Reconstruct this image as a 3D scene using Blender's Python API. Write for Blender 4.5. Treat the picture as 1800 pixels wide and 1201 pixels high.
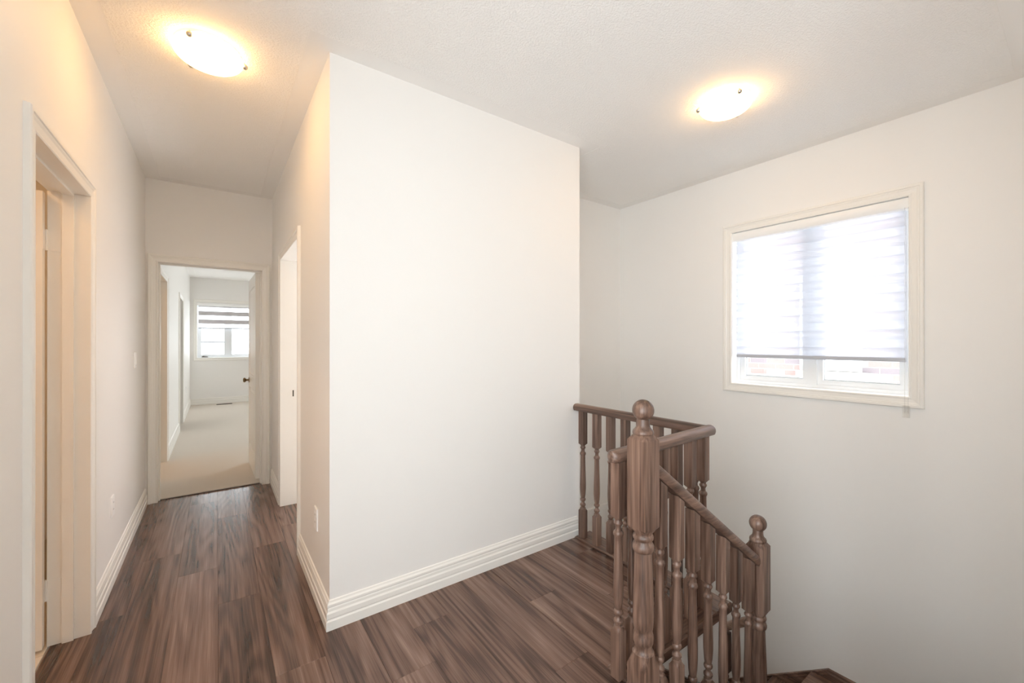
import bpy, math, random
from mathutils import Vector, Matrix

random.seed(7)
SC = bpy.context.scene
for o in list(bpy.data.objects):
    bpy.data.objects.remove(o)

# ---------------------------------------------------------------- camera
cd = bpy.data.cameras.new('camera')
cam = bpy.data.objects.new('camera', cd)
SC.collection.objects.link(cam)
cam.location = (0, 0, 1.3623)
cam.rotation_euler = (math.pi / 2 + .001, 0, -.6226)
cd.sensor_width = 36
cd.lens = 723.71 * 36 / 1800
cd.clip_start = .02
SC.camera = cam

# ---------------------------------------------------------------- world, exposure
SKY = 6.3
w = bpy.data.worlds.new('overcast_sky')
SC.world = w
w.use_nodes = True
bg = w.node_tree.nodes['Background']
bg.inputs[0].default_value = (.93, .96, 1, 1)
bg.inputs[1].default_value = SKY
SC.view_settings.view_transform = 'Standard'
SC.view_settings.look = 'None'
SC.view_settings.exposure = .41
SC.view_settings.gamma = 1
SC.view_settings.use_curve_mapping = False
SC.cycles.max_bounces = 14
SC.cycles.diffuse_bounces = 8
SC.cycles.transparent_max_bounces = 16
SC.cycles.sample_clamp_indirect = 8
SC.cycles.caustics_reflective = False
SC.cycles.caustics_refractive = False

LAMP = 16.0
LAMP_COL = (1, .57, .21, 1)


def portal(name, loc, rot, sx, sy):
    l = bpy.data.lights.new(name, 'AREA')
    l.shape = 'RECTANGLE'
    l.size, l.size_y = sx, sy
    l.cycles.is_portal = True
    o = bpy.data.objects.new(name, l)
    SC.collection.objects.link(o)
    o.location, o.rotation_euler = loc, rot
    return o


# the sky enters through two windows in view and two added, unseen ones (portals give off no light of their own)
portal('sky_portal_stair', (3.70, 1.152, 1.638), (0, math.pi / 2, 0), 1.25, 1.1)
portal('sky_portal_bedroom', (.21, 11.34, 1.62), (-math.pi / 2, 0, 0), 1.12, 1.24)
portal('sky_portal_side', (-.75, -.40, 1.32), (0, -math.pi / 2, 0), 2.46, 2.26)
portal('sky_portal_bedroom_side', (3.45, 8.0, 1.525), (0, math.pi / 2, 0), 1.70, 2.26)

# ---------------------------------------------------------------- dimensions (metres)
H = 2.74
XL, XR, YB, XE, YK, XW, YE = -.485, .437, 2.094, 2.093, 2.822, 3.412, 4.593
YF = .06                # stairwell front wall
YR = -2.0               # wall behind the camera
LOW = -2.9


# ---------------------------------------------------------------- materials
def mat(name):
    m = bpy.data.materials.new(name)
    m.use_nodes = True
    nt = m.node_tree
    return m, nt, nt.nodes['Principled BSDF']


def N(nt, t, **kw):
    n = nt.nodes.new(t)
    for k, v in kw.items():
        if k in n.inputs:
            n.inputs[k].default_value = v
        else:
            setattr(n, k, v)
    return n


def ramp(nt, stops):
    r = nt.nodes.new('ShaderNodeValToRGB')
    e = r.color_ramp.elements
    while len(e) < len(stops):
        e.new(.5)
    for el, (p, c) in zip(e, stops):
        el.position = p
        el.color = (*c, 1)
    return r


def plain(name, col, rough=.5, metal=0, bump=None, spec=.5):
    m, nt, b = mat(name)
    b.inputs['Base Color'].default_value = (*col, 1)
    b.inputs['Roughness'].default_value = rough
    b.inputs['Metallic'].default_value = metal
    b.inputs['Specular IOR Level'].default_value = spec
    if bump:
        sc, st, dist = bump
        tc = N(nt, 'ShaderNodeTexCoord')
        n = N(nt, 'ShaderNodeTexNoise', Scale=sc, Detail=4.0, Roughness=.6)
        bp = N(nt, 'ShaderNodeBump', Strength=st, Distance=dist)
        nt.links.new(tc.outputs['Object'], n.inputs['Vector'])
        nt.links.new(n.outputs['Fac'], bp.inputs['Height'])
        nt.links.new(bp.outputs[0], b.inputs['Normal'])
    return m


def wood(name, axis, cols, rough=.4, fine=1.0, bump=.12, wt=(1.35, .85, .055, .35)):
    """streaky grain along one local axis, shifted per object"""
    m, nt, b = mat(name)
    L = nt.links.new
    tc = N(nt, 'ShaderNodeTexCoord')
    oi = N(nt, 'ShaderNodeObjectInfo')
    mul = N(nt, 'ShaderNodeVectorMath', operation='MULTIPLY_ADD')
    cmb = N(nt, 'ShaderNodeCombineXYZ')
    for i, k in enumerate((37.0, 53.0, 71.0)):
        mm = N(nt, 'ShaderNodeMath', operation='MULTIPLY')
        mm.inputs[1].default_value = k
        L(oi.outputs['Random'], mm.inputs[0])
        L(mm.outputs[0], cmb.inputs[i])
    mul.inputs[1].default_value = (1, 1, 1)
    L(tc.outputs['Object'], mul.inputs[0])
    L(cmb.outputs[0], mul.inputs[2])

    def mp(across, along):
        q = N(nt, 'ShaderNodeMapping')
        s = [across] * 3
        s[axis] = along
        q.inputs['Scale'].default_value = s
        L(mul.outputs[0], q.inputs[0])
        return q.outputs[0]
    broad = N(nt, 'ShaderNodeTexNoise', Scale=1.0, Detail=3.0, Roughness=.55, Distortion=.6)
    L(mp(11 * fine, .55 * fine), broad.inputs['Vector'])
    streak = N(nt, 'ShaderNodeTexNoise', Scale=1.0, Detail=4.0, Roughness=.6, Distortion=.15)
    L(mp(62 * fine, .8 * fine), streak.inputs['Vector'])
    # cathedral figure: rings of a stretched noise
    figure = N(nt, 'ShaderNodeTexNoise', Scale=1.0, Detail=1.0, Distortion=.2)
    L(mp(6.0 * fine, .55 * fine), figure.inputs['Vector'])
    fm = N(nt, 'ShaderNodeMath', operation='MULTIPLY')
    fm.inputs[1].default_value = 75
    L(figure.outputs['Fac'], fm.inputs[0])
    fs = N(nt, 'ShaderNodeMath', operation='SINE')
    L(fm.outputs[0], fs.inputs[0])
    pore = N(nt, 'ShaderNodeTexNoise', Scale=1.0, Detail=2.0)
    L(mp(300 * fine, 5 * fine), pore.inputs['Vector'])
    acc = None
    for out, k, off in ((broad.outputs['Fac'], wt[0], -.5), (streak.outputs['Fac'], wt[1], -.5), (fs.outputs[0], wt[2], 0), (pore.outputs['Fac'], wt[3], -.5)):
        a = N(nt, 'ShaderNodeMath', operation='ADD')
        a.inputs[1].default_value = off
        L(out, a.inputs[0])
        mm = N(nt, 'ShaderNodeMath', operation='MULTIPLY')
        mm.inputs[1].default_value = k
        L(a.outputs[0], mm.inputs[0])
        if acc is None:
            acc = mm.outputs[0]
        else:
            s = N(nt, 'ShaderNodeMath', operation='ADD')
            L(acc, s.inputs[0])
            L(mm.outputs[0], s.inputs[1])
            acc = s.outputs[0]
    s = N(nt, 'ShaderNodeMath', operation='ADD')
    s.inputs[1].default_value = .5
    L(acc, s.inputs[0])
    # each piece a touch lighter or darker
    pv = N(nt, 'ShaderNodeMapRange')
    pv.inputs['To Min'].default_value = -.07
    pv.inputs['To Max'].default_value = .07
    L(oi.outputs['Random'], pv.inputs['Value'])
    s2 = N(nt, 'ShaderNodeMath', operation='ADD')
    L(s.outputs[0], s2.inputs[0])
    L(pv.outputs[0], s2.inputs[1])
    r = ramp(nt, cols)
    L(s2.outputs[0], r.inputs[0])
    L(r.outputs[0], b.inputs['Base Color'])
    b.inputs['Roughness'].default_value = rough
    bp = N(nt, 'ShaderNodeBump', Strength=bump, Distance=.001)
    L(s.outputs[0], bp.inputs['Height'])
    L(bp.outputs[0], b.inputs['Normal'])
    return m


LAM = [(0.12, (0.0403, 0.0214, 0.0157)), (0.36, (0.0967, 0.054, 0.0395)), (0.55, (0.1649, 0.096, 0.0713)), (0.74, (0.2177, 0.1351, 0.103)), (0.95, (0.2961, 0.194, 0.149))]
OAK = [(0.1, (0.0425, 0.0223, 0.0145)), (0.35, (0.1003, 0.0566, 0.0401)), (0.55, (0.1723, 0.1021, 0.0738)), (0.75, (0.2434, 0.1512, 0.1114)), (0.95, (0.3328, 0.2197, 0.1664))]
M = {}
M['paint'] = plain('wall_paint', (.865, .852, .828), .55, bump=(140, .04, .001))
M['ceil'] = plain('ceiling_paint', (.90, .885, .86), .8)
M['trim'] = plain('trim_paint', (.87, .85, .805), .34)
M['white'] = plain('white_plastic', (.92, .92, .91), .35)
M['vinyl'] = plain('white_vinyl', (.82, .84, .86), .35)
M['bar'] = plain('blind_bottom_bar', (.50, .52, .57), .4)
M['slot'] = plain('dark_slot', (.03, .03, .03), .6)
M['metal'] = plain('brushed_nickel', (.55, .52, .48), .3, 1)
M['brass'] = plain('aged_brass', (.23, .16, .09), .35, 1)
M['strike'] = plain('dark_strike', (.09, .075, .06), .4, .8)
M['carpet'] = plain('beige_carpet', (.72, .655, .58), .95, bump=(260, .8, .006), spec=.1)
M['tile'] = plain('bathroom_tile', (.66, .60, .53), .3)
M['grout'] = plain('grout', (.42, .38, .33), .8)
M['lam'] = wood('walnut_laminate', 1, LAM, .23, 1.0, .03, (1.1, .75, .09, .5))
M['oak_z'] = wood('stained_oak_upright', 2, OAK, .36, 1.7, .25)
M['oak_x'] = wood('stained_oak_along_x', 0, OAK, .34, 1.7, .2)
M['oak_y'] = wood('stained_oak_along_y', 1, OAK, .34, 1.7, .2)
M['vent'] = plain('bronze_register', (.05, .035, .025), .5, .6)
M['mortar'] = plain('mortar', (.62, .60, .58), .9)
M['stone'] = plain('pale_sill_stone', (.70, .69, .67), .8)
M['siding'] = plain('white_siding', (.80, .80, .80), .8)
M['gutter'] = plain('dark_gutter', (.055, .06, .065), .6)
M['roof'] = plain('grey_shingle', (.16, .18, .20), .9)
BR = [plain('brick_%s' % n, c, .9, bump=(60, .3, .004)) for n, c in (('rose', (.27, .185, .175)), ('plum', (.19, .165, .18)), ('buff', (.31, .255, .235)))]
M['brickmass'] = BR[0]

# stippled ceiling
m, nt, b = mat('stippled_ceiling')
b.inputs['Base Color'].default_value = (.945, .93, .905, 1)
b.inputs['Roughness'].default_value = .9
tc = N(nt, 'ShaderNodeTexCoord')
n1 = N(nt, 'ShaderNodeTexNoise', Scale=100.0, Detail=4.0, Roughness=.65)
rp = ramp(nt, [(.42, (0, 0, 0)), (.62, (1, 1, 1))])
bp = N(nt, 'ShaderNodeBump', Strength=.5, Distance=.0045)
nt.links.new(tc.outputs['Object'], n1.inputs['Vector'])
nt.links.new(n1.outputs['Fac'], rp.inputs[0])
nt.links.new(rp.outputs[0], bp.inputs['Height'])
nt.links.new(bp.outputs[0], b.inputs['Normal'])
M['stipple'] = m


def shader_mix(name, parts):
    """parts: list of (node type, colour, weight); weights are blended in order"""
    m = bpy.data.materials.new(name)
    m.use_nodes = True
    nt = m.node_tree
    nt.nodes.remove(nt.nodes['Principled BSDF'])
    out = nt.nodes['Material Output']
    acc, tot = None, 0
    for t, c, wt in parts:
        n = nt.nodes.new(t)
        n.inputs['Color'].default_value = (*c, 1)
        if t == 'ShaderNodeBsdfGlossy':
            n.inputs['Roughness'].default_value = .02
        tot += wt
        if acc is None:
            acc = n.outputs[0]
        else:
            mx = nt.nodes.new('ShaderNodeMixShader')
            mx.inputs[0].default_value = wt / tot
            nt.links.new(acc, mx.inputs[1])
            nt.links.new(n.outputs[0], mx.inputs[2])
            acc = mx.outputs[0]
    nt.links.new(acc, out.inputs[0])
    return m


T, TL, DF, GL = 'ShaderNodeBsdfTransparent', 'ShaderNodeBsdfTranslucent', 'ShaderNodeBsdfDiffuse', 'ShaderNodeBsdfGlossy'
M['glass'] = shader_mix('window_glass', [(T, (.97, .985, .98), .94), (GL, (1, 1, 1), .06)])
M['band'] = shader_mix('blind_band_light', [(T, (1, 1, 1), .30), (TL, (.74, .77, .83), .55), (DF, (.85, .86, .9), .15)])
M['sheer'] = shader_mix('blind_sheer', [(T, (1, 1, 1), .52), (TL, (.92, .93, .95), .33), (DF, (.85, .85, .87), .15)])
M['opaque'] = shader_mix('blind_band_dense', [(TL, (.7, .68, .72), .10), (DF, (.62, .60, .61), .9)])
M['clear'] = shader_mix('clear_plastic', [(T, (.99, .99, .985), .86), (GL, (1, 1, 1), .05), (DF, (.85, .84, .8), .09)])

def opal(name, col, power):
    m = bpy.data.materials.new(name)
    m.use_nodes = True
    nt = m.node_tree
    nt.nodes.remove(nt.nodes['Principled BSDF'])
    em = N(nt, 'ShaderNodeEmission')
    em.inputs[0].default_value = col
    em.inputs[1].default_value = power
    nt.links.new(em.outputs[0], nt.nodes['Material Output'].inputs[0])
    return m


M['lamp'] = opal('lit_opal_glass', LAMP_COL, LAMP)
M['lamp_mid'] = opal('lit_cream_glass', (1, .57, .24, 1), 26.0)
M['lamp_warm'] = opal('lit_amber_glass', (1, .57, .26, 1), 45.0)


# ---------------------------------------------------------------- mesh helpers
class MB:
    def __init__(s):
        s.v, s.f = [], []

    def add(s, vs, fs):
        k = len(s.v)
        s.v += [tuple(p) for p in vs]
        s.f += [[i + k for i in f] for f in fs]
        return s

    def box(s, x0, x1, y0, y1, z0, z1):
        x0, x1 = min(x0, x1), max(x0, x1)
        y0, y1 = min(y0, y1), max(y0, y1)
        z0, z1 = min(z0, z1), max(z0, z1)
        return s.add([(x0, y0, z0), (x1, y0, z0), (x1, y1, z0), (x0, y1, z0), (x0, y0, z1), (x1, y0, z1), (x1, y1, z1), (x0, y1, z1)],
                     [(0, 3, 2, 1), (4, 5, 6, 7), (0, 1, 5, 4), (1, 2, 6, 5), (2, 3, 7, 6), (3, 0, 4, 7)])

    def bbox(s, x0, x1, y0, y1, z0, z1, c):
        """box whose top edges are eased by c"""
        return s.add([(x0, y0, z0), (x1, y0, z0), (x1, y1, z0), (x0, y1, z0),
                      (x0, y0, z1 - c), (x1, y0, z1 - c), (x1, y1, z1 - c), (x0, y1, z1 - c),
                      (x0 + c, y0 + c, z1), (x1 - c, y0 + c, z1), (x1 - c, y1 - c, z1), (x0 + c, y1 - c, z1)],
                     [(0, 3, 2, 1), (0, 1, 5, 4), (1, 2, 6, 5), (2, 3, 7, 6), (3, 0, 4, 7),
                      (4, 5, 9, 8), (5, 6, 10, 9), (6, 7, 11, 10), (7, 4, 8, 11), (8, 9, 10, 11)])

    def loft(s, rings, cap0=True, cap1=True, closed=True):
        n = len(rings[0])
        k = len(s.v)
        for r in rings:
            s.v += [tuple(p) for p in r]
        for i in range(len(rings) - 1):
            for j in range(n if closed else n - 1):
                a, b = k + i * n + j, k + i * n + (j + 1) % n
                s.f.append([a, b, b + n, a + n])
        if cap0:
            s.f.append([k + j for j in range(n)][::-1])
        if cap1:
            s.f.append([k + (len(rings) - 1) * n + j for j in range(n)])
        return s

    def cyl(s, p, q, r, n=12, r2=None):
        p, q = Vector(p), Vector(q)
        d = (q - p).normalized()
        a = d.orthogonal().normalized()
        b = d.cross(a)
        r2 = r if r2 is None else r2
        R = lambda c, rr: [c + a * rr * math.cos(2 * math.pi * i / n) + b * rr * math.sin(2 * math.pi * i / n) for i in range(n)]
        return s.loft([R(p, r), R(q, r2)])

    def lathe(s, c, prof, n=24, cap0=True, cap1=True):
        return s.loft([[(c[0] + r * math.cos(2 * math.pi * i / n), c[1] + r * math.sin(2 * math.pi * i / n), c[2] + z) for i in range(n)] for z, r in prof], cap0, cap1)

    def xf(s, fn):
        s.v = [tuple(fn(*p)) for p in s.v]
        return s

    def mesh(s, name, m, smooth=None):
        import bmesh
        me = bpy.data.meshes.new(name)
        me.from_pydata(s.v, [], s.f)
        bm = bmesh.new()
        bm.from_mesh(me)
        bmesh.ops.recalc_face_normals(bm, faces=bm.faces)
        bm.to_mesh(me)
        bm.free()
        if m:
            me.materials.append(m)
        if smooth:
            me.shade_smooth()
            me.set_sharp_from_angle(angle=math.radians(smooth))
        return me

    def build(s, name, m, parent=None, smooth=None, loc=None, open_=False):
        return link(name, s.mesh(name, m, smooth), parent, loc)


def link(name, me, parent=None, loc=None):
    o = bpy.data.objects.new(name, me)
    SC.collection.objects.link(o)
    if parent:
        o.parent = parent
    if loc is not None:
        o.location = loc
    return o


def thing(name, label, cat, loc=(0, 0, 0), group=None, kind=None):
    o = link(name, None, None, loc)
    return tag(o, label, cat, group, kind)


def tag(o, label, cat, group=None, kind=None):
    o['label'], o['category'] = label, cat
    if group:
        o['group'] = group
    if kind:
        o['kind'] = kind
    return o


def struct(name, mb, m, label, cat, smooth=None):
    return tag(mb.build(name, m, None, smooth), label, cat, None, 'structure')


def wall(axis, c0, c1, s0, s1, z0, z1, holes=()):
    """wall slab between c0 and c1 on axis, spanning s0..s1 and z0..z1, with rectangular holes (s0,s1,z0,z1)"""
    mb = MB()
    ss = sorted({s0, s1, *[h for q in holes for h in q[:2]]})
    zs = sorted({z0, z1, *[h for q in holes for h in q[2:]]})
    solid = lambda i, j: 0 <= i < len(ss) - 1 and 0 <= j < len(zs) - 1 and not any(
        q[0] <= (ss[i] + ss[i + 1]) / 2 <= q[1] and q[2] <= (zs[j] + zs[j + 1]) / 2 <= q[3] for q in holes)
    idx = {}

    def V(i, j, k):
        key = (i, j, k)
        if key not in idx:
            c = (c0, c1)[k]
            idx[key] = len(mb.v)
            mb.v.append((c, ss[i], zs[j]) if axis == 'x' else (ss[i], c, zs[j]))
        return idx[key]
    for i in range(len(ss) - 1):
        for j in range(len(zs) - 1):
            if not solid(i, j):
                continue
            for k in (0, 1):
                mb.f.append([V(i, j, k), V(i + 1, j, k), V(i + 1, j + 1, k), V(i, j + 1, k)])
            for (a, b, di, dj) in (((i, j), (i + 1, j), 0, -1), ((i, j + 1), (i + 1, j + 1), 0, 1), ((i, j), (i, j + 1), -1, 0), ((i + 1, j), (i + 1, j + 1), 1, 0)):
                if not solid(i + di, j + dj):
                    mb.f.append([V(*a, 0), V(*b, 0), V(*b, 1), V(*a, 1)])
    return mb


def frame_map(axis, c, sign):
    """(s along wall, b out into the room, z) -> world"""
    if axis == 'x':
        return lambda s, b, z: (c + sign * b, s, z)
    return lambda s, b, z: (s, c + sign * b, z)


CAS = [(0, 0), (0, .009), (.004, .0115), (.010, .0115), (.014, .009), (.034, .011), (.042, .0145), (.047, .0145), (.050, .0185), (.062, .0185), (.066, .015), (.068, 0)]


def casing(mp, s0, s1, z0, z1, four=False):
    mb = MB()
    rings = []
    if four:
        path = [lambda a: (s0 - a, z0 - a), lambda a: (s0 - a, z1 + a), lambda a: (s1 + a, z1 + a), lambda a: (s1 + a, z0 - a), lambda a: (s0 - a, z0 - a)]
    else:
        path = [lambda a: (s0 - a, z0), lambda a: (s0 - a, z1 + a), lambda a: (s1 + a, z1 + a), lambda a: (s1 + a, z0)]
    for p in path:
        rings.append([mp(p(a)[0], b, p(a)[1]) for a, b in CAS])
    mb.loft(rings, not four, not four)
    return mb


BASE = [(0, 0), (.018, 0), (.018, .042), (.0135, .048), (.0135, .052), (.016, .056), (.016, .078), (.0115, .086), (.0115, .098), (.0095, .104), (.012, .109), (.012, .118), (.007, .126), (.005, .134), (0, .137)]


def baseboard(mp, s0, s1, m0=0, m1=0, z=0):
    """m0/m1: +1 outside mitre, -1 inside mitre, 0 butt end"""
    return MB().loft([[mp(s0 - m0 * b, b, z + h) for b, h in BASE], [mp(s1 + m1 * b, b, z + h) for b, h in BASE]])


# ================================================================ STRUCTURE
JT = .018   # jamb lining thickness
D1 = (1.977, 2.705, 2.04)       # left wall door (bathroom)
D2 = (-.403, .351, 2.04)        # door at the hall end (bedroom)
D3 = (2.997, 3.882, 2.04)       # door in the hall's right wall
D4 = (5.22, 6.03, 2.04)         # bedroom side doors
D5 = (7.97, 8.77, 2.04)
W1 = (.624, 1.680, 1.030, 2.246)
W2 = (-.335, .755, 1.020, 2.215)
W4 = (-1.5, .70, .12, 2.52)
W5 = (6.9, 9.1, .7, 2.35)
BX = -.46                       # bedroom left wall face


def hole(d):
    return (d[0] - JT, d[1] + JT, -1, d[2] + JT)


def wh(q):
    return (q[0] - .012, q[1] + .012, q[2] - .012, q[3] + .012)


struct('wall_left', wall('x', XL, XL - .12, YR, YE + .12, 0, H, [(hole(D1)[0], hole(D1)[1], 0, hole(D1)[3]), wh(W4)]), M['paint'], 'off white hallway wall with the bathroom doorway', 'wall')
struct('wall_end', wall('y', YE, YE + .12, XL, XR + .12, 0, H, [(hole(D2)[0], hole(D2)[1], 0, hole(D2)[3])]), M['paint'], 'off white wall closing the hallway around the bedroom doorway', 'wall')
struct('wall_hall', wall('x', XR, XR + .12, YB + .12, YE, 0, H, [(hole(D3)[0], hole(D3)[1], 0, hole(D3)[3])]), M['paint'], 'off white hallway wall opposite the bathroom doorway', 'wall')
struct('wall_center', wall('y', YB, YB + .12, XR, XE, 0, H), M['paint'], 'large blank white wall between hallway and stairwell', 'wall')
struct('wall_stair_inner', wall('x', XE, XE - .12, YB + .12, YK, LOW, H), M['paint'], 'off white stairwell wall behind the end of the blank wall', 'wall')
struct('wall_back', wall('y', YK, YK + .12, XE - .12, XW, -.262, H).box(XE - .12, XW, YK - .022, YK + .12, LOW, -.262), M['paint'], 'off white narrow wall at the far end of the stairwell', 'wall')
struct('wall_right', wall('x', XW, XW + .25, YF - .12, YK + .12, LOW, H, [wh(W1)]), M['paint'], 'off white stairwell wall holding the window', 'wall')
struct('wall_front', wall('y', YF, YF - .12, 1.33, XW, LOW, H), M['paint'], 'off white stairwell wall facing the railing', 'wall')
struct('wall_side', wall('x', 1.33, 1.45, YR, YF - .12, 0, H), M['paint'], 'off white landing wall beside the stair head', 'wall')
struct('wall_rear', wall('y', YR, YR - .2, XL - .12, 1.45, 0, H), M['paint'], 'off white landing wall behind the stair head', 'wall')
mb = wall('y', 1.12, 1.20, 1.40, 2.155, LOW, -.035)
mb.box(2.075, 2.155, 1.20, YB + .12, LOW, -.035)
struct('wall_landing', mb, M['paint'], 'painted wall under the landing edge beside the stair', 'wall')
# bedroom shell
struct('wall_bedroom_left', wall('x', BX, BX - .12, YE + .12, 11.1, 0, H, [(hole(d)[0], hole(d)[1], 0, hole(d)[3]) for d in (D4, D5)]), M['paint'], 'off white bedroom wall with two doorways', 'wall')
struct('wall_bedroom_back', wall('y', 11.1, 11.3, BX - .12, 3.2, 0, H, [wh(W2)]), M['paint'], 'off white bedroom wall around the striped window', 'wall')
struct('wall_bedroom_right', wall('x', 3.2, 3.32, YE, 11.3, 0, H, [wh(W5)]), M['paint'], 'off white bedroom wall behind the open door', 'wall')
struct('wall_bedroom_front', wall('y', YE, YE + .12, XR + .12, 3.2, 0, H), M['paint'], 'off white bedroom wall beside the doorway', 'wall')
# side rooms
mb = MB()
mb.box(-2.5, -2.4, 1.1, 4.2, -.2, H).box(-2.5, XL - .12, 1.0, 1.1, -.2, H).box(-2.5, XL - .12, 4.2, 4.3, -.2, H)
struct('wall_bathroom', mb, M['paint'], 'bathroom walls beyond the hallway doorway', 'wall')
mb = MB()
mb.box(-2.5, -2.4, 4.8, 6.6, -.1, H).box(-2.5, BX - .12, 4.75, 4.85, -.1, H).box(-2.5, BX - .12, 6.6, 6.7, -.1, H)
mb.box(-2.0, -1.9, 7.3, 9.4, -.1, H).box(-2.0, BX - .12, 7.3, 7.4, -.1, H).box(-2.0, BX - .12, 9.3, 9.4, -.1, H)
struct('wall_closet', mb, M['paint'], 'walls of the small rooms off the bedroom', 'wall')

# ceiling with a smooth margin around stippled fields
mb = MB().box(-2.6, 3.7, YR - .2, 11.4, H, H + .12)
ceil = struct('ceiling', mb, M['ceil'], 'white ceiling with stippled centre and smooth margin', 'ceiling')
mb = MB()
g = .102
zc = H - .0018
for x0, x1, y0, y1 in ((XL + g, XR - g, YB - g, YE - g), (XL + g, XW - g, YF + .15, YB - g), (XE + g, XW - g, YB - g, YK - g), (XL + g, 1.33 - g, YR + g, YF + .15), (BX + g, 3.1, YE + .22, 11.0)):
    mb.box(x0, x1, y0, y1, zc, H + .01)
o = mb.build('stipple_finish', M['stipple'], ceil)

# floors ---------------------------------------------------------------
mb = MB().box(-.605, 1.36, YR, YE + .05, -.25, -.012).box(1.36, 2.075, 1.20, YB + .12, -.25, -.012)
floor = struct('floor', mb, M['slot'], 'dark walnut plank floor of hallway and landing', 'floor')
PW, PL = .1885, 1.28
starts = {-3: 2.80, -2: 3.40, -1: 3.06, 0: 3.90, 1: 1.923, 2: 3.466, 3: 1.62, 4: 1.862, 5: 2.45, 6: 1.278, 7: 1.70, 8: 2.2, 9: 1.5, 10: 1.9}
rects = [(-.605, .573, YR, YE + .048), (.573, 1.33, YR, YB + .01), (1.33, 2.028, 1.168, YB + .01)]
for k in range(-4, 11):
    x0 = .008 + k * PW
    x1 = x0 + PW
    y = starts.get(k, 2.3)
    while y > YR:
        y -= PL
    while y < YE + .1:
        for (a, b_, c, d) in rects:
            u0, u1, v0, v1 = max(x0, a), min(x1, b_), max(y, c), min(y + PL, d)
            if u1 - u0 > .004 and v1 - v0 > .004:
                e = .0003
                p = MB().bbox(e, u1 - u0 - e, e, v1 - v0 - e, -.012, 0, .0007)
                p.build('plank', M['lam'], floor, loc=(u0, v0, 0))
        y += PL

mb = MB().box(BX - .9, 3.2, YE + .05, 11.1, -.2, .012)
fb = struct('floor_bedroom', mb, M['carpet'], 'beige carpet of the bedroom beyond the hallway', 'carpet')
MB().box(D2[0] - .01, D2[1] + .01, YE + .044, YE + .054, -.01, .004).build('transition_strip', M['slot'], fb)
ft = struct('floor_bathroom', MB().box(-2.4, -.607, 1.1, 4.2, -.2, -.006), M['grout'], 'pale tile floor of the bathroom', 'floor')
tx = -.609
for i in range(4):
    for j in range(6):
        MB().bbox(.002, .301, .002, .301, -.006, .0, .002).build('tile', M['tile'], ft, loc=(tx - .303 * (i + 1), 1.43 + .303 * j, 0))
struct('floor_closet', MB().box(-2.4, BX - .9, 4.8, 9.4, -.2, .01), M['carpet'], 'beige carpet of the small rooms off the bedroom', 'carpet')
struct('floor_side_room', MB().box(XR + .12, XE - .12, YB + .12, YE, -.2, 0), M['carpet'], 'beige carpet of the room behind the blank wall', 'carpet')
struct('floor_lower', MB().box(1.3, XW + .2, -.1, YK + .12, LOW - .1, LOW), M['lam'], 'floor at the foot of the stairwell', 'floor')

# baseboards -----------------------------------------------------------
PW1 = .068
bb = lambda n, mb, l: struct(n, mb, M['trim'], l, 'baseboard')
bb('baseboard_left', baseboard(frame_map('x', XL, 1), D1[1] + PW1, YE - .001, 0, -1), 'stepped white baseboard between the bathroom doorway and the hall end')
bb('baseboard_near', baseboard(frame_map('x', XL, 1), .80, D1[0] - PW1, 0, 0), 'stepped white baseboard on the near side of the bathroom doorway')
bb('baseboard_center', baseboard(frame_map('y', YB, -1), XR, XE - .026, 1, 0), 'stepped white baseboard under the large blank wall')
bb('baseboard_hall', baseboard(frame_map('x', XR, -1), YB, D3[0] - PW1, 1, 0), 'short stepped white baseboard between wall corner and hall doorway')
bb('baseboard_hall_far', baseboard(frame_map('x', XR, -1), D3[1] + PW1, YE, 0, -1), 'short stepped white baseboard between hall doorway and bedroom doorway')
bb('baseboard_bedroom_back', baseboard(frame_map('y', 11.1, -1), BX, 3.2, -1, -1, .012), 'white baseboard under the bedroom window')
bb('baseboard_bedroom_left', baseboard(frame_map('x', BX, 1), D4[1] + PW1, D5[0] - PW1, 0, 0, .012), 'white baseboard between the two bedroom side doorways')
bb('baseboard_bedroom_corner', baseboard(frame_map('x', BX, 1), D5[1] + PW1, 11.1, 0, -1, .012), 'white baseboard running to the bedroom window corner')


# doors ----------------------------------------------------------------
def jamb(axis, c0, c1, d, stop=None, top=0):
    """lining of a doorway through a wall from c0 to c1; stop=(a,b) strip along the lining"""
    mb = MB()
    f = (lambda s0, s1, z0, z1, a, b: mb.box(a, b, s0, s1, z0, z1)) if axis == 'x' else (lambda s0, s1, z0, z1, a, b: mb.box(s0, s1, a, b, z0, z1))
    f(d[0] - JT, d[0], 0, d[2] + JT, c0, c1)
    f(d[1], d[1] + JT, 0, d[2] + JT, c0, c1)
    f(d[0], d[1], d[2], d[2] + JT, c0, c1)
    if stop:
        f(d[0], d[0] + .011, 0, d[2], *stop)
        f(d[1] - .011, d[1], 0, d[2], *stop)
        f(d[0] + .011, d[1] - .011, d[2] - .011, d[2], *stop)
    return mb


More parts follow.
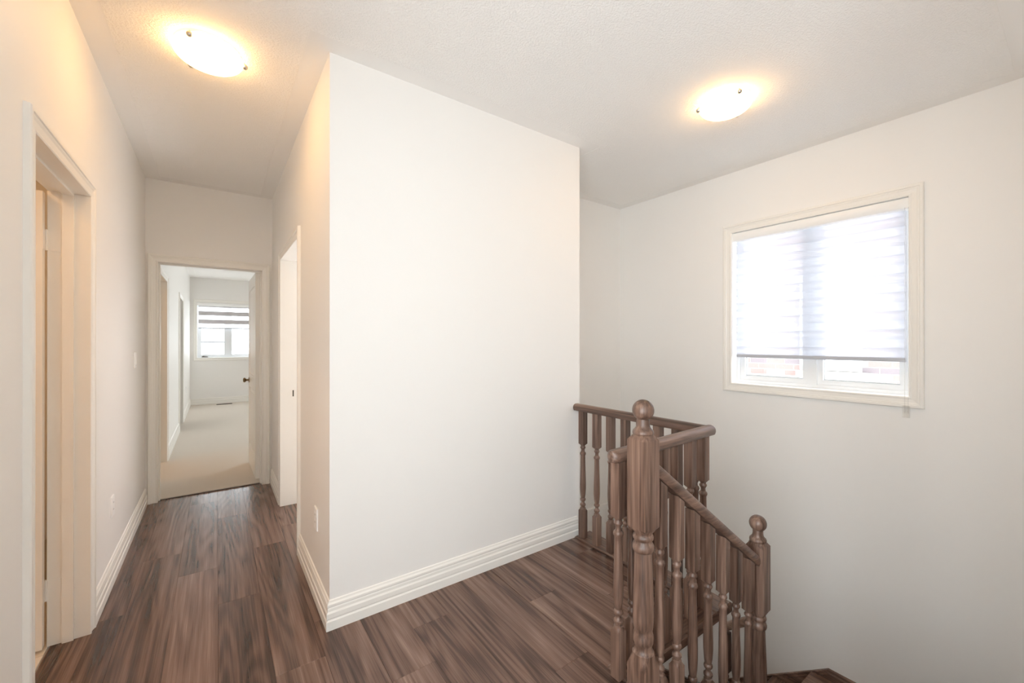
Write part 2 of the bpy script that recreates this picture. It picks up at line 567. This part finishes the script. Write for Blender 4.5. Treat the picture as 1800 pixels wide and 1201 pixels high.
def leaf(parent, wdt, hgt, loc, rot, knobmat, knob_side=1, hinge_z=(.25, 1.815)):
    """slab from hinge (x=0) to x=wdt, thickness -.035..0 in y; moulded two-panel faces"""
    t = .035
    mb = MB().box(0, wdt, -t + .006, -.006, .012, hgt)
    st, zb, zm0, zm1, zt = .115, .24, .86, 1.0, hgt - .12
    for y0, y1 in ((-.006, 0), (-t, -t + .006)):
        mb.box(0, st, y0, y1, .012, hgt).box(wdt - st, wdt, y0, y1, .012, hgt)
        for z0, z1 in ((.012, zb), (zm0, zm1), (zt, hgt)):
            mb.box(st, wdt - st, y0, y1, z0, z1)
    lf = mb.build('door_leaf', M['trim'], parent, loc=loc)
    lf.rotation_euler = (0, 0, rot)
    for z0, z1 in ((zb, zm0), (zm1, zt)):
        for s in (1, -1):
            a, b_ = (-.006, -.001) if s > 0 else (-t + .001, -t + .006)
            p = MB()
            k = .035
            ya, yb2 = (a, b_) if s > 0 else (b_, a)
            p.loft([[(st + .012, ya, z0 + .012), (wdt - st - .012, ya, z0 + .012), (wdt - st - .012, ya, z1 - .012), (st + .012, ya, z1 - .012)],
                    [(st + k, yb2, z0 + k), (wdt - st - k, yb2, z0 + k), (wdt - st - k, yb2, z1 - k), (st + k, yb2, z1 - k)]])
            p.build('panel', M['trim'], lf)
    for s in (1, -1):
        y0 = 0 if s > 0 else -t
        kb = MB().cyl((wdt - .065, y0, .93), (wdt - .065, y0 + s * .006, .93), .028, 20)
        kb.cyl((wdt - .065, y0 + s * .006, .93), (wdt - .065, y0 + s * .03, .93), .011, 14)
        R = [(.028, .012), (.034, .022), (.044, .027), (.054, .022), (.058, .010)]
        kb.loft([[(wdt - .065 + r * math.cos(2 * math.pi * i / 18), y0 + s * d, .93 + r * math.sin(2 * math.pi * i / 18)) for i in range(18)] for d, r in R])
        kb.build('knob', knobmat, lf, smooth=40)
    for z in hinge_z:
        h = MB()
        h.cyl((-.004, -.039, z - .044), (-.004, -.039, z + .044), .006, 12)
        for q in (-.015, .015):
            h.cyl((-.004, -.039, z + q - .001), (-.004, -.039, z + q + .001), .0068, 12)
        h.cyl((-.004, -.039, z + .044), (-.004, -.039, z + .050), .0045, 10)
        h.box(-.0015, .0005, -.032, .0, z - .044, z + .044)
        h.build('hinge', M['trim'], lf, smooth=40)
    return lf


d1 = thing('door_1', 'open white bathroom door and its moulded casing in the hallway wall', 'door', (0, 0, 0), None, 'structure')
casing(frame_map('x', XL, 1), *D1[:2], 0, D1[2]).build('casing', M['trim'], d1)
casing(frame_map('x', XL - .12, -1), *D1[:2], 0, D1[2]).build('casing', M['trim'], d1)
jamb('x', XL, XL - .12, D1, (XL - .045, XL - .082)).build('jamb', M['trim'], d1)
leaf(d1, .722, 2.025, (XL - .135, 2.667, 0), math.pi + .03, M['brass'])
for z in (.25, 1.815):
    hp = MB().box(XL - .120, XL - .086, 2.7035, 2.7052, z - .044, z + .044)
    hp.build('hinge_plate', M['trim'], d1)

d2 = thing('door_2', 'open white bedroom door and casing at the hallway end', 'door', (0, 0, 0), None, 'structure')
casing(frame_map('y', YE, -1), *D2[:2], 0, D2[2]).build('casing', M['trim'], d2)
casing(frame_map('y', YE + .12, 1), *D2[:2], 0, D2[2]).build('casing', M['trim'], d2)
jamb('y', YE, YE + .12, D2, (YE + .04, YE + .075)).build('jamb', M['trim'], d2)
lf2 = leaf(d2, .748, 2.025, (.309, YE + .126, .012), math.radians(91.2), M['brass'])

d3 = thing('door_3', 'white casing of the doorway in the hallway wall near the blank wall corner', 'door', (0, 0, 0), None, 'structure')
casing(frame_map('x', XR, -1), *D3[:2], 0, D3[2]).build('casing', M['trim'], d3)
casing(frame_map('x', XR + .12, 1), *D3[:2], 0, D3[2]).build('casing', M['trim'], d3)
jamb('x', XR, XR + .12, D3).build('jamb', M['trim'], d3)
MB().box(XR + .082, XR + .092, D3[1] - .0012, D3[1], .905, .957).build('strike_plate', M['strike'], d3)
l3 = leaf(d3, .87, 2.025, (XR + .127, D3[0] + .042, 0), math.radians(2), M['brass'])

for nm, d, lb in (('door_4', D4, 'white casing of the warm lit side doorway in the bedroom'), ('door_5', D5, 'white casing of the bedroom side doorway nearest the window')):
    dd = thing(nm, lb, 'door', (0, 0, 0), None, 'structure')
    casing(frame_map('x', BX, 1), *d[:2], .012, d[2]).build('casing', M['trim'], dd)
    jamb('x', BX, BX - .12, d, (BX - .05, BX - .085)).build('jamb', M['trim'], dd)


# windows --------------------------------------------------------------
def window(name, label, axis, c, sign, q, depth, four=True):
    s0, s1, z0, z1 = q
    mp = frame_map(axis, c, sign)
    t = thing(name, label, 'window', (0, 0, 0), None, 'structure')

    def B(mb, a0, a1, b0, b1, h0, h1):
        p, r = mp(a0, b0, h0), mp(a1, b1, h1)
        return mb.box(p[0], r[0], p[1], r[1], p[2], r[2])
    casing(mp, s0, s1, z0, z1, True).build('casing', M['trim'], t)
    mb = MB()
    e = .012
    B(mb, s0 - e, s0, -depth - .06, 0, z0 - e, z1 + e)
    B(mb, s1, s1 + e, -depth - .06, 0, z0 - e, z1 + e)
    B(mb, s0, s1, -depth - .06, 0, z1, z1 + e)
    B(mb, s0, s1, -depth - .06, 0, z0 - e, z0)
    mb.build('reveal', M['white'], t)
    fw = .024
    mb = MB()
    f0, f1 = -depth - .06, -depth
    B(mb, s0, s0 + fw, f0, f1, z0, z1)
    B(mb, s1 - fw, s1, f0, f1, z0, z1)
    B(mb, s0 + fw, s1 - fw, f0, f1, z0, z0 + fw)
    B(mb, s0 + fw, s1 - fw, f0, f1, z1 - fw, z1)
    mid = (s0 + s1) / 2
    B(mb, mid - .028, mid + .028, f0, f1 + .003, z0 + fw, z1 - fw)
    mb.build('frame', M['vinyl'], t)
    for a, b_ in ((s0 + fw, mid - .028), (mid + .028, s1 - fw)):
        mb = MB()
        sw = .034
        g0, g1 = -depth - .05, -depth - .010
        B(mb, a, a + sw, g0, g1, z0 + fw, z1 - fw)
        B(mb, b_ - sw, b_, g0, g1, z0 + fw, z1 - fw)
        B(mb, a + sw, b_ - sw, g0, g1, z0 + fw, z0 + fw + sw)
        B(mb, a + sw, b_ - sw, g0, g1, z1 - fw - sw, z1 - fw)
        # glazing bead
        for w_, r_ in ((.008, -.02),):
            B(mb, a + sw, a + sw + w_, g0, g1 + r_, z0 + fw + sw, z1 - fw - sw)
            B(mb, b_ - sw - w_, b_ - sw, g0, g1 + r_, z0 + fw + sw, z1 - fw - sw)
            B(mb, a + sw, b_ - sw, g0, g1 + r_, z0 + fw + sw, z0 + fw + sw + w_)
        sash = mb.build('sash', M['vinyl'], t)
        mb = MB()
        B(mb, a + sw, b_ - sw, -depth - .034, -depth - .030, z0 + fw + sw, z1 - fw - sw)
        mb.build('pane', M['glass'], sash)
    return t, mp, B


w1, mp1, B1 = window('window_1', 'white framed stairwell window with two panes and moulded casing', 'x', XW, -1, W1, .085)
w2, mp2, B2 = window('window_2', 'white framed bedroom window with a crank handle', 'y', 11.1, -1, W2, .085)
w4, mp4, B4 = window('window_added_landing', 'added unseen window letting daylight onto the landing, in the wall before the bathroom doorway', 'x', XL, 1, W4, .045)  # invented opening behind the camera, daylight for the landing and stairwell walls
w5, mp5, B5 = window('window_added_bedroom', 'added unseen window letting daylight into the bedroom, in the wall behind the open door', 'x', 3.2, -1, W5, .045)  # added out of view to brighten the bedroom
hx = -.21
mb = MB().box(hx - .05, hx + .06, 11.168, 11.185, 1.030, 1.042)
mb.cyl((hx - .03, 11.168, 1.036), (hx - .03, 11.15, 1.05), .007, 10).cyl((hx - .03, 11.15, 1.05), (hx + .05, 11.15, 1.038), .006, 10)
mb.build('crank_handle', M['strike'], w2, smooth=40)


# ================================================================ BLINDS
def blind(name, label, B, mp, q, zbot, bands):
    s0, s1, z0, z1 = q
    t = thing(name, label, 'blind', mp((s0 + s1) / 2, -.04, z1), 'zebra roller blinds')
    off = Vector(t.location)

    def part(nm, mb, m, par=None, sm=None):
        mb.v = [tuple(Vector(p) - off) for p in mb.v]
        return mb.build(nm, m, par or t, smooth=sm)
    # headrail: rounded cassette
    prof = [(-.068, z1 - .002), (-.008, z1 - .002), (-.003, z1 - .008), (-.001, z1 - .030), (-.003, z1 - .055), (-.010, z1 - .066), (-.020, z1 - .070), (-.068, z1 - .070)]
    mb = MB().loft([[mp(s, b, z) for b, z in prof] for s in (s0 + .004, s1 - .004)])
    hd = part('headrail', mb, M['white'], None, 30)
    for s in (s0 + .002, s1 - .002):
        mb = MB().loft([[mp(ss, b, z) for b, z in prof] for ss in (s - .0018, s + .0018)])
        part('end_cap', mb, M['white'], hd)
    a, c = s0 + .022, s1 - .022
    ztop = z1 - .068
    bands(part, B, a, c, ztop, zbot)
    mb = MB()
    pr = [(-.046, zbot - .024), (-.034, zbot - .024), (-.029, zbot - .018), (-.029, zbot - .004), (-.034, zbot + .002), (-.046, zbot + .002)]
    mb.loft([[mp(s, b, z) for b, z in pr] for s in (a, c)])
    part('bottom_bar', mb, M['bar'])
    return t, part, B


def bands_closed(part, B, a, c, zt, zb):
    pitch, bh = .1165, .0645
    z = zb
    while z < zt:
        mb = MB()
        B(mb, a, c, -.0335, -.0330, z, min(z + bh, zt))
        part('fabric_band', mb, M['band'])
        z2 = z + pitch / 2
        if z2 < zt:
            mb = MB()
            B(mb, a, c, -.0455, -.0450, z2, min(z2 + bh, zt))
            part('fabric_band', mb, M['band'])
        z += pitch


def bands_open(part, B, a, c, zt, zb):
    pitch, bh = .180, .092
    mb = MB()
    B(mb, a, c, -.0345, -.0340, zb, zt)
    part('sheer_layer', mb, M['sheer'])
    z = zb + .086
    while z < zt:
        mb = MB()
        B(mb, a, c, -.0335, -.0325, z, min(z + bh, zt))
        part('fabric_band', mb, M['opaque'])
        z += pitch


b1, part1, _ = blind('roller_blind', 'white banded roller blind lowered over the stairwell window', B1, mp1, W1, 1.262, bands_closed)
# pull chain with a clear tension clip on the casing
mb = MB()
yc = .640
for dx in (0, .016):
    mb.cyl((XW - .022, yc - dx, .93), (XW - .012, yc - dx, 2.18), .0016, 8)
part1('pull_chain', mb, M['clear'])
mb = MB().box(XW - .034, XW - .0195, yc - .024, yc + .008, .905, .975)
part1('chain_clip', mb, M['clear'])
b2, part2, _ = blind('roller_blind', 'striped roller blind half raised in the bedroom window', B2, mp2, W2, 1.672, bands_open)


# ================================================================ CEILING LIGHTS
def ceiling_light(label, loc, angs, glass='lamp'):
    t = thing('ceiling_light', label, 'ceiling light', loc)
    MB().lathe((0, 0, 0), [(0, .130), (-.010, .130), (-.015, .124), (-.015, .001)], 28, False, False).build('base_plate', M['white'], t, smooth=40)
    R, zr, dp = .137, -.025, .056
    prof = []
    for i in range(11):
        a = i / 10 * math.pi / 2
        prof.append((zr - dp * math.sin(a), max(.001, R * math.cos(a) ** .92)))
    dome = MB().lathe((0, 0, 0), prof, 48, False, True)
    dome.build('glass_dome', M[glass], t, smooth=60)
    for a in angs:
        a = math.radians(a)
        ux, uy = math.cos(a), math.sin(a)
        c = MB()
        c.cyl((ux * .115, uy * .115, -.010), (ux * (R + .004), uy * (R + .004), -.018), .0025, 8)
        c.cyl((ux * (R + .003), uy * (R + .003), -.018), (ux * (R + .003), uy * (R + .003), zr - .010), .0028, 8)
        c.lathe((ux * (R + .005), uy * (R + .005), zr - .010), [(-.012, .002), (-.010, .0085), (-.005, .0120), (0, .0132), (.005, .0120), (.010, .0085), (.012, .002)], 14)
        c.build('clip', M['metal'], t, smooth=40)
    return t


ceiling_light('opal glass ceiling light over the hallway planks', (-.03, 2.40, H - .0018), (-118, -4, 120))
ceiling_light('opal glass ceiling light over the stairwell', (2.355, 1.195, H - .0018), (-125, 128, 2))
ceiling_light('opal glass ceiling light inside the bathroom', (-1.45, 2.0, H), (0, 120, 240), 'lamp_warm')
ceiling_light('opal glass ceiling light in the small room off the bedroom', (-1.4, 5.6, H), (0, 120, 240), 'lamp_mid')


# ================================================================ STAIRS
RIS = .19
st = thing('staircase', 'dark stained wooden staircase turning down from the landing', 'staircase', (0, 0, 0), None, 'structure')
# landing and stair-head nosing strips
MB().bbox(2.028, 2.176, 1.070, YB - .019, -.035, .012, .007).build('nosing', M['oak_y'], st)
MB().bbox(1.33, 2.028, 1.070, 1.168, -.035, .012, .007).build('nosing', M['oak_x'], st)
MB().bbox(1.33, 1.40, YF, 1.070, -.035, .012, .007).build('nosing', M['oak_y'], st)
TX = [1.385, 1.625, 1.865, 2.105]
for i in range(3):
    z = -RIS * (i + 1)
    MB().bbox(TX[i] - .012, TX[i + 1] + .012, YF, 1.12, z - .028, z, .006).build('tread', M['oak_y'], st)
for i in range(4):
    z = -RIS * (i + 1)
    MB().box(TX[i] - .025, TX[i] - .012, YF, 1.12, z, z + RIS - (.028 if i else .035)).build('riser', M['oak_y'], st)
# two winders around the lower newel
zA, zB = -RIS * 4, -RIS * 5


def slab(poly, z0, z1):
    return MB().loft([[(x, y, z0) for x, y in poly], [(x, y, z1) for x, y in poly]])


slab([(2.093, YF), (XW, YF), (2.28, 1.00), (2.093, 1.02)], zA - .028, zA).build('tread', M['oak_y'], st)
slab([(2.26, .985), (XW, YF + .04), (XW, 1.125), (2.155, 1.125), (2.155, 1.02)], zB - .028, zB).build('tread', M['oak_y'], st)
slab([(2.27, .995), (XW, YF), (XW, YF + .013), (2.28, 1.005)], zB, zA - .028).build('riser', M['oak_y'], st)
run = .25
for j in range(7):
    y0 = 1.11 + run * j
    z = zB - RIS * (j + 1)
    MB().bbox(2.155, XW, y0 - .012, min(y0 + run + .012, YK - .022), z - .028, z, .006).build('tread', M['oak_x'], st)
    MB().box(2.155, XW, y0 + .002, y0 + .014, z, z + RIS - .028).build('riser', M['oak_x'], st)


def skirt(mp, pts, hgt):
    """skirt board with a moulded cap following the polyline pts (s, z) of its top edge"""
    mb = MB()
    pr = [(0, 0), (.020, -.002), (.020, -.010), (.014, -.014), (.014, -.022), (.018, -.026), (.018, -.032), (.012, -.038), (.012, -hgt), (0, -hgt)]
    mb.loft([[mp(s, b, z + h) for b, h in pr] for s, z in pts])
    return mb


skirt(frame_map('y', 1.12, -1), [(1.40, .058), (2.14, -.462)], .30).build('skirt_board', M['oak_x'], st)
skirt(frame_map('x', XW, -1), [(YF, -.872), (1.03, -.876), (2.79, -.876 - .765 * 1.76)], .30).build('skirt_board', M['oak_y'], st)
skirt(frame_map('y', YF, 1), [(1.45, .05), (2.20, -.52), (XW, -.60)], .30).build('skirt_board', M['oak_x'], st)


# ================================================================ RAILINGS
def ring(hw, r, sq, z, n=16):
    """blend of a square (half width hw) and a circle (radius r); corners at 45 degrees"""
    out = []
    for i in range(n):
        a = 2 * math.pi * i / n + math.pi / 4
        c, s_ = math.cos(a), math.sin(a)
        k = hw / max(abs(c), abs(s_))
        rr = sq * k + (1 - sq) * r
        out.append((c * rr, s_ * rr, z))
    return out


def post_mesh(name, prof, m):
    """prof: (z, size, 's' or 'c')"""
    mb = MB().loft([ring(h, h, 1 if k == 's' else 0, z) for z, h, k in prof])
    return mb.mesh(name, m, 38)


HW = .0215


def baluster_prof(zb, zt, top, slope=0):
    """base block 0..zb, turning up to zt, upper block zt..top"""
    V = lambda f: zb + f * (zt - zb)
    k = .001
    p = [(0, HW, 's'), (zb - .004, HW, 's'), (zb + .010, .0185, 'c'), (zb + .016, .0185, 'c'), (zb + .020, .0135, 'c'),
         (zb + .026, .0150, 'c'), (zb + .032, .0190, 'c'), (zb + .040, .0190, 'c'), (zb + .046, .0140, 'c'), (zb + .052, .0105, 'c'), (zb + .060, .0115, 'c'),
         (zb + .066, .0170, 'c'), (zb + .073, .0190, 'c'), (zb + .080, .0170, 'c'), (zb + .084, .0130, 'c')]
    a, b_ = zb + .088, zt - .082
    for f, r in ((0, .0150), (.08, .0180), (.2, .0202), (.32, .0204), (.5, .0192), (.7, .0175), (.88, .0163), (1, .0160)):
        p.append((a + f * (b_ - a), r, 'c'))
    p += [(zt - .078, .0185, 'c'), (zt - .070, .0208, 'c'), (zt - .062, .0190, 'c'), (zt - .056, .0125, 'c'), (zt - .044, .0110, 'c'), (zt - .036, .0140, 'c'),
          (zt - .030, .0180, 'c'), (zt - .024, .0180, 'c'), (zt - .018, .0140, 'c'), (zt - .012, .0140, 'c'), (zt, HW, 's'), (top, HW, 's')]
    return p


def sweep(path, prof, nose0=0, nose1=0):
    """prof (u lateral, v up) swept along path with mitred corners in plan; nose rounds an end in plan"""
    P = [Vector(p) for p in path]
    mb = MB()
    rings = []
    for i, p in enumerate(P):
        d0 = (P[i] - P[i - 1]) if i else (P[1] - P[0])
        d1 = (P[i + 1] - P[i]) if i < len(P) - 1 else d0
        a = Vector((d0.x, d0.y, 0)).normalized()
        b = Vector((d1.x, d1.y, 0)).normalized()
        la, lb = Vector((-a.y, a.x, 0)), Vector((-b.y, b.x, 0))
        lat = (la + lb).normalized()
        lat = lat / max(.3, lat.dot(la))
        R = [p + lat * u + Vector((0, 0, v)) for u, v in prof]
        if i == 0 and nose0:
            for k in (90, 70, 50, 30, 15):
                f = math.cos(math.radians(k))
                f = max(f, .12)
                rings.append([p - d0.normalized() * nose0 * math.sin(math.radians(k)) + lat * u * f + Vector((0, 0, v)) for u, v in prof])
        rings.append(R)
        if i == len(P) - 1 and nose1:
            for k in (15, 30, 50, 70, 90):
                f = max(math.cos(math.radians(k)), .12)
                rings.append([p + d1.normalized() * nose1 * math.sin(math.radians(k)) + lat * u * f + Vector((0, 0, v)) for u, v in prof])
    return mb.loft(rings)


RAIL = [(-.024, -.024), (.024, -.024), (.029, -.019), (.0325, -.008), (.0325, .002), (.029, .012), (.021, .019), (.010, .0225), (-.010, .0225), (-.021, .019), (-.029, .012), (-.0325, .002), (-.0325, -.008), (-.029, -.019)]
RX, RY, RZ = 2.06, 1.14, .907

# guard railing on the landing
gr = thing('guard_railing', 'dark wooden guard railing around the landing edge by the blank wall', 'railing', (0, 0, 0), 'turned oak railings of the stairwell')
sweep([(RX, YB - .003, RZ), (RX, RY, RZ)], RAIL).build('handrail', M['oak_y'], gr, smooth=35)
sweep([(RX + .022, RY, RZ), (1.300, 1.100, RZ)], RAIL, .012, .030).build('handrail', M['oak_x'], gr, smooth=35)
gm = post_mesh('baluster', baluster_prof(.190, .648, RZ - .034), M['oak_z'])
ys = [2.028, 1.900, 1.781, 1.664, 1.547, 1.430, 1.312, 1.205]
for y in ys:
    link('baluster', gm, gr, (RX, y, .012))
for q in (1.7717, 1.669, 1.5646, 1.4735, 1.375, 1.2779, 1.198):
    x = q * 1.0308 / (1 - .053 * q)
    link('baluster', gm, gr, (x, 1.0308 + .053 * x, .012))

# stair railing with two newels
sr = thing('stair_railing', 'dark wooden stair railing descending between two ball topped newels', 'railing', (0, 0, 0), 'turned oak railings of the stairwell')
NW = .0415


def newel(zbase, loc):
    b = zbase
    p = [(b, NW, 's'), (.150, NW, 's'), (.192, .0405, 'c'), (.200, .0405, 'c'), (.206, .034, 'c'), (.214, .031, 'c'), (.228, .032, 'c'), (.238, .037, 'c'), (.250, .0385, 'c'), (.264, .037, 'c'), (.276, .033, 'c'),
         (.284, .0335, 'c'), (.300, .0375, 'c'), (.330, .0395, 'c'), (.380, .0385, 'c'), (.45, .036, 'c'), (.52, .0335, 'c'), (.574, .0320, 'c'),
         (.578, .0365, 'c'), (.586, .0395, 'c'), (.598, .0395, 'c'), (.606, .036, 'c'), (.611, .033, 'c'), (.618, .033, 'c'), (.622, .0365, 'c'), (.630, .0385, 'c'), (.637, .0365, 'c'), (.641, .033, 'c'), (.646, .033, 'c'),
         (.668, NW, 's'), (.992, NW, 's'), (1.013, .037, 'c')]
    n = link('newel_post', post_mesh('newel_post', p, M['oak_z']), sr, loc)
    fp = [(1.010, .035), (1.015, .0385), (1.021, .0390), (1.028, .0370), (1.034, .031), (1.041, .0262), (1.050, .0240), (1.060, .0235), (1.066, .0235)]
    R, c = .0400, 1.103
    for i in range(15):
        a = -56 + i * (56 + 88) / 14
        fp.append((c + R * math.sin(math.radians(a)), max(.0015, R * math.cos(math.radians(a)))))
    MB().lathe((0, 0, 0), fp, 28).build('ball_finial', M['oak_z'], n, smooth=60)
    return n


NY = .97
newel(-.012, (1.303, NY, .003))
newel(-.10, (2.232, NY, -.660))
zs = lambda x: .852 - (x - 1.399) * .728
xs0, xs1 = 1.303 + NW - .003, 2.232 - NW + .003
sweep([(xs0, NY, zs(xs0)), (xs1, NY, zs(xs1))], [(u * .95, v * 1.2) for u, v in RAIL]).build('handrail', M['oak_x'], sr, smooth=35)
bx = [1.405, 1.521, 1.637, 1.759, 1.886, 2.006, 2.128]
for i, x in enumerate(bx):
    tr = min(i // 2, 3)
    z0 = -RIS * (tr + 1)
    zt = .570 - (x - 1.405) * .722
    zb = -.19 * tr + .055
    me = post_mesh('baluster', baluster_prof(zb - z0, zt - z0, zs(x) - .034 - z0), M['oak_z'])
    # slanted top under the rail
    for v in me.vertices:
        if v.co.z > zs(x) - .034 - z0 - 1e-5:
            v.co.z -= .728 * v.co.x
    link('baluster', me, sr, (x, NY, z0))

# railing of the lower flight
lr = thing('lower_railing', 'dark wooden railing of the lower flight starting behind the lower newel', 'railing', (0, 0, 0), 'turned oak railings of the stairwell')
zl = lambda y: -.099 - (y - 1.046) * .80
y0, y1 = NY + NW + .001, 2.70
sweep([(2.232, y0, zl(y0)), (2.232, y1, zl(y1))], RAIL).build('handrail', M['oak_y'], lr, smooth=35)
for i in range(13):
    y = 1.135 + .125 * i
    tr = int((y - 1.098) // run) + 1
    z0 = zB - RIS * tr
    zt = zl(y) - .24
    me = post_mesh('baluster', baluster_prof(.20 + (.125 * .7 if i % 2 else 0) * 0 + .0, zt - z0, zl(y) - .03 - z0), M['oak_z'])
    link('baluster', me, lr, (2.232, y, z0))


# ================================================================ WALL PLATES
def plate(label, name, cat, axis, c, sign, s, z, switch):
    mp = frame_map(axis, c, sign)
    t = thing(name, label, cat, mp(s, 0, z))
    off = Vector(t.location)

    def bx(a0, a1, b0, b1, h0, h1, ch=.002):
        mb = MB()
        R = lambda k, b: [mp(s + a0 + k, b, z + h0 + k), mp(s + a1 - k, b, z + h0 + k), mp(s + a1 - k, b, z + h1 - k), mp(s + a0 + k, b, z + h1 - k)]
        mb.loft([R(0, b0), R(0, b1 - ch), R(ch, b1)])
        mb.v = [tuple(Vector(p) - off) for p in mb.v]
        return mb
    bx(-.036, .036, 0, .0075, -.058, .058, .0025).build('cover_plate', M['white'], t)
    if switch:
        r = bx(-.0165, .0165, .0065, .0085, -.0335, .0335, .001).build('rocker', M['white'], t)
        mb = MB()
        mb.loft([[mp(s - .014, .0085, z - .031), mp(s + .014, .0085, z - .031), mp(s + .014, .0085, z + .031), mp(s - .014, .0085, z + .031)],
                 [mp(s - .014, .0125, z - .031), mp(s + .014, .0125, z - .031), mp(s + .014, .0090, z + .031), mp(s - .014, .0090, z + .031)]])
        mb.v = [tuple(Vector(p) - off) for p in mb.v]
        mb.build('paddle', M['white'], r)
    else:
        for q in (-.0195, .0195):
            f = bx(-.0165, .0165, .0065, .0085, q - .0145, q + .0145, .001).build('receptacle', M['white'], t)
            for a in (-.006, .006):
                bx(a - .001, a + .001, .0085, .0088, q - .002, q + .006, .0001).build('slot', M['slot'], f)
    return t


plate('white wall outlet low beside the bathroom doorway', 'wall_outlet', 'outlet', 'x', XL, 1, 3.24, .425, False)
plate('white wall outlet low between wall corner and hall doorway', 'wall_outlet', 'outlet', 'x', XR, -1, 2.405, .417, False)
plate('white light switch at mid height near the bedroom doorway', 'light_switch', 'switch', 'x', XL, 1, 4.04, 1.23, True)
plate('small white wall outlet low on the bedroom wall near its window', 'wall_outlet', 'outlet', 'x', BX, 1, 9.75, .47, False)

# floor register on the bedroom carpet
fr = thing('floor_register', 'dark bronze floor register on the beige carpet under the bedroom window', 'vent', (.14, 10.90, .012))
MB().box(-.14, .14, -.05, .05, 0, .005).build('frame', M['vent'], fr)
for i in range(9):
    MB().box(-.125 + i * .029, -.111 + i * .029, -.04, .04, .005, .008).build('slat', M['vent'], fr)

# ================================================================ OUTSIDE
nh = thing('neighbouring_house', 'rose brick house wall close outside the stairwell window', 'house', (6.0, 2.0, 0))
OX, OY = 6.0, 2.0
nwin = (1.50, 2.10, 1.02, 2.2)
MB().box(.012, .4, -4.0, 5.0, LOW, 4.5).build('wall', M['mortar'], nh)
bl, bhh, gp = .200, .062, .011
zA0, zA1, yA0, yA1 = .64, 1.50, .45, 3.9
bm_ = [MB().box(0, .03, 0, bl, 0, bhh).mesh('brick', mm) for mm in BR]
keep_out = [(nwin[0], nwin[1], nwin[2] - .01, nwin[3]), (nwin[0] - .10, nwin[1] + .05, .862, nwin[2] - .01), (2.10, 5.0, .815, .905)]
rest = MB()
r = 0
z = -.6
while z < 3.2:
    y = -1.4 + (.1055 if r % 2 else 0)
    while y < 5.2:
        y0, y1 = y, y + bl
        for (a, b_, c, d) in keep_out:
            if c < z + bhh / 2 < d and y0 < b_ and y1 > a:
                if y0 < a:
                    y1 = a - gp
                elif y1 > b_:
                    y0 = b_ + gp
                else:
                    y1 = y0
        if y1 - y0 > .02:
            zc_, yc_ = z + bhh / 2, (y0 + y1) / 2
            if zA0 < zc_ < zA1 and yA0 < yc_ < yA1:
                k = random.choice((0, 0, 1, 1, 2))
                me = bm_[k] if y1 - y0 > bl - .001 else MB().box(0, .03, 0, y1 - y0, 0, bhh).mesh('brick', BR[k])
                link('brick', me, nh, (.006, y0 - OY, z))
            else:
                rest.box(.006, .03, y0 - OY, y1 - OY, z, z + bhh)
        y += bl + gp
    z += bhh + gp
    r += 1
o = rest.build('brick_field', M['brickmass'], nh)
o['kind'] = 'stuff'
MB().box(-.05, .012, nwin[0] - .09 - OY, nwin[1] + .04 - OY, .87, nwin[2] - .012).build('sill', M['stone'], nh)
MB().box(-.035, .012, 2.11 - OY, 5.0 - OY, .82, .90).build('stone_band', M['stone'], nh)
mb = MB()
for a, b_, c, d in ((nwin[0], nwin[0] + .07, nwin[2], nwin[3]), (nwin[1] - .07, nwin[1], nwin[2], nwin[3]), (nwin[0] + .07, nwin[1] - .07, nwin[2], nwin[2] + .08), (nwin[0] + .07, nwin[1] - .07, nwin[3] - .08, nwin[3])):
    mb.box(-.03, .012, a - OY, b_ - OY, c, d)
wf = mb.build('window_frame', M['vinyl'], nh)
MB().box(.0, .012, nwin[0] + .07 - OY, nwin[1] - .07 - OY, nwin[2] + .08, nwin[3] - .08).build('pane', M['vinyl'], wf)

fh = thing('distant_house', 'white distant house with a dark gutter line seen through the bedroom window', 'house', (-1.5, 30, LOW))
MB().box(-4, 1.75, 0, 5, 0, 4.15).build('wall', M['siding'], fh)
MB().box(-4.2, 1.9, -.35, -.2, 4.2, 4.32).build('gutter', M['gutter'], fh)
MB().loft([[(-4.3, -.4, 4.30), (2.0, -.4, 4.30), (2.0, 5.4, 4.30), (-4.3, 5.4, 4.30)], [(-3, 2.4, 5.6), (.7, 2.4, 5.6), (.7, 2.6, 5.6), (-3, 2.6, 5.6)]]).build('roof', M['siding'], fh)
fg = thing('low_roofed_house', 'low distant house with a grey hip roof seen through the bedroom window', 'house', (3.2, 26, LOW))
MB().box(-2.3, 4.0, .2, 6, 0, 3.1).build('wall', M['siding'], fg)
MB().loft([[(-2.6, 0, 3.05), (4.3, 0, 3.05), (4.3, 6.3, 3.05), (-2.6, 6.3, 3.05)], [(-2.15, 2.6, 3.80), (3.6, 2.6, 3.80), (3.6, 3.4, 3.80), (-2.15, 3.4, 3.80)]]).build('roof', M['roof'], fg)
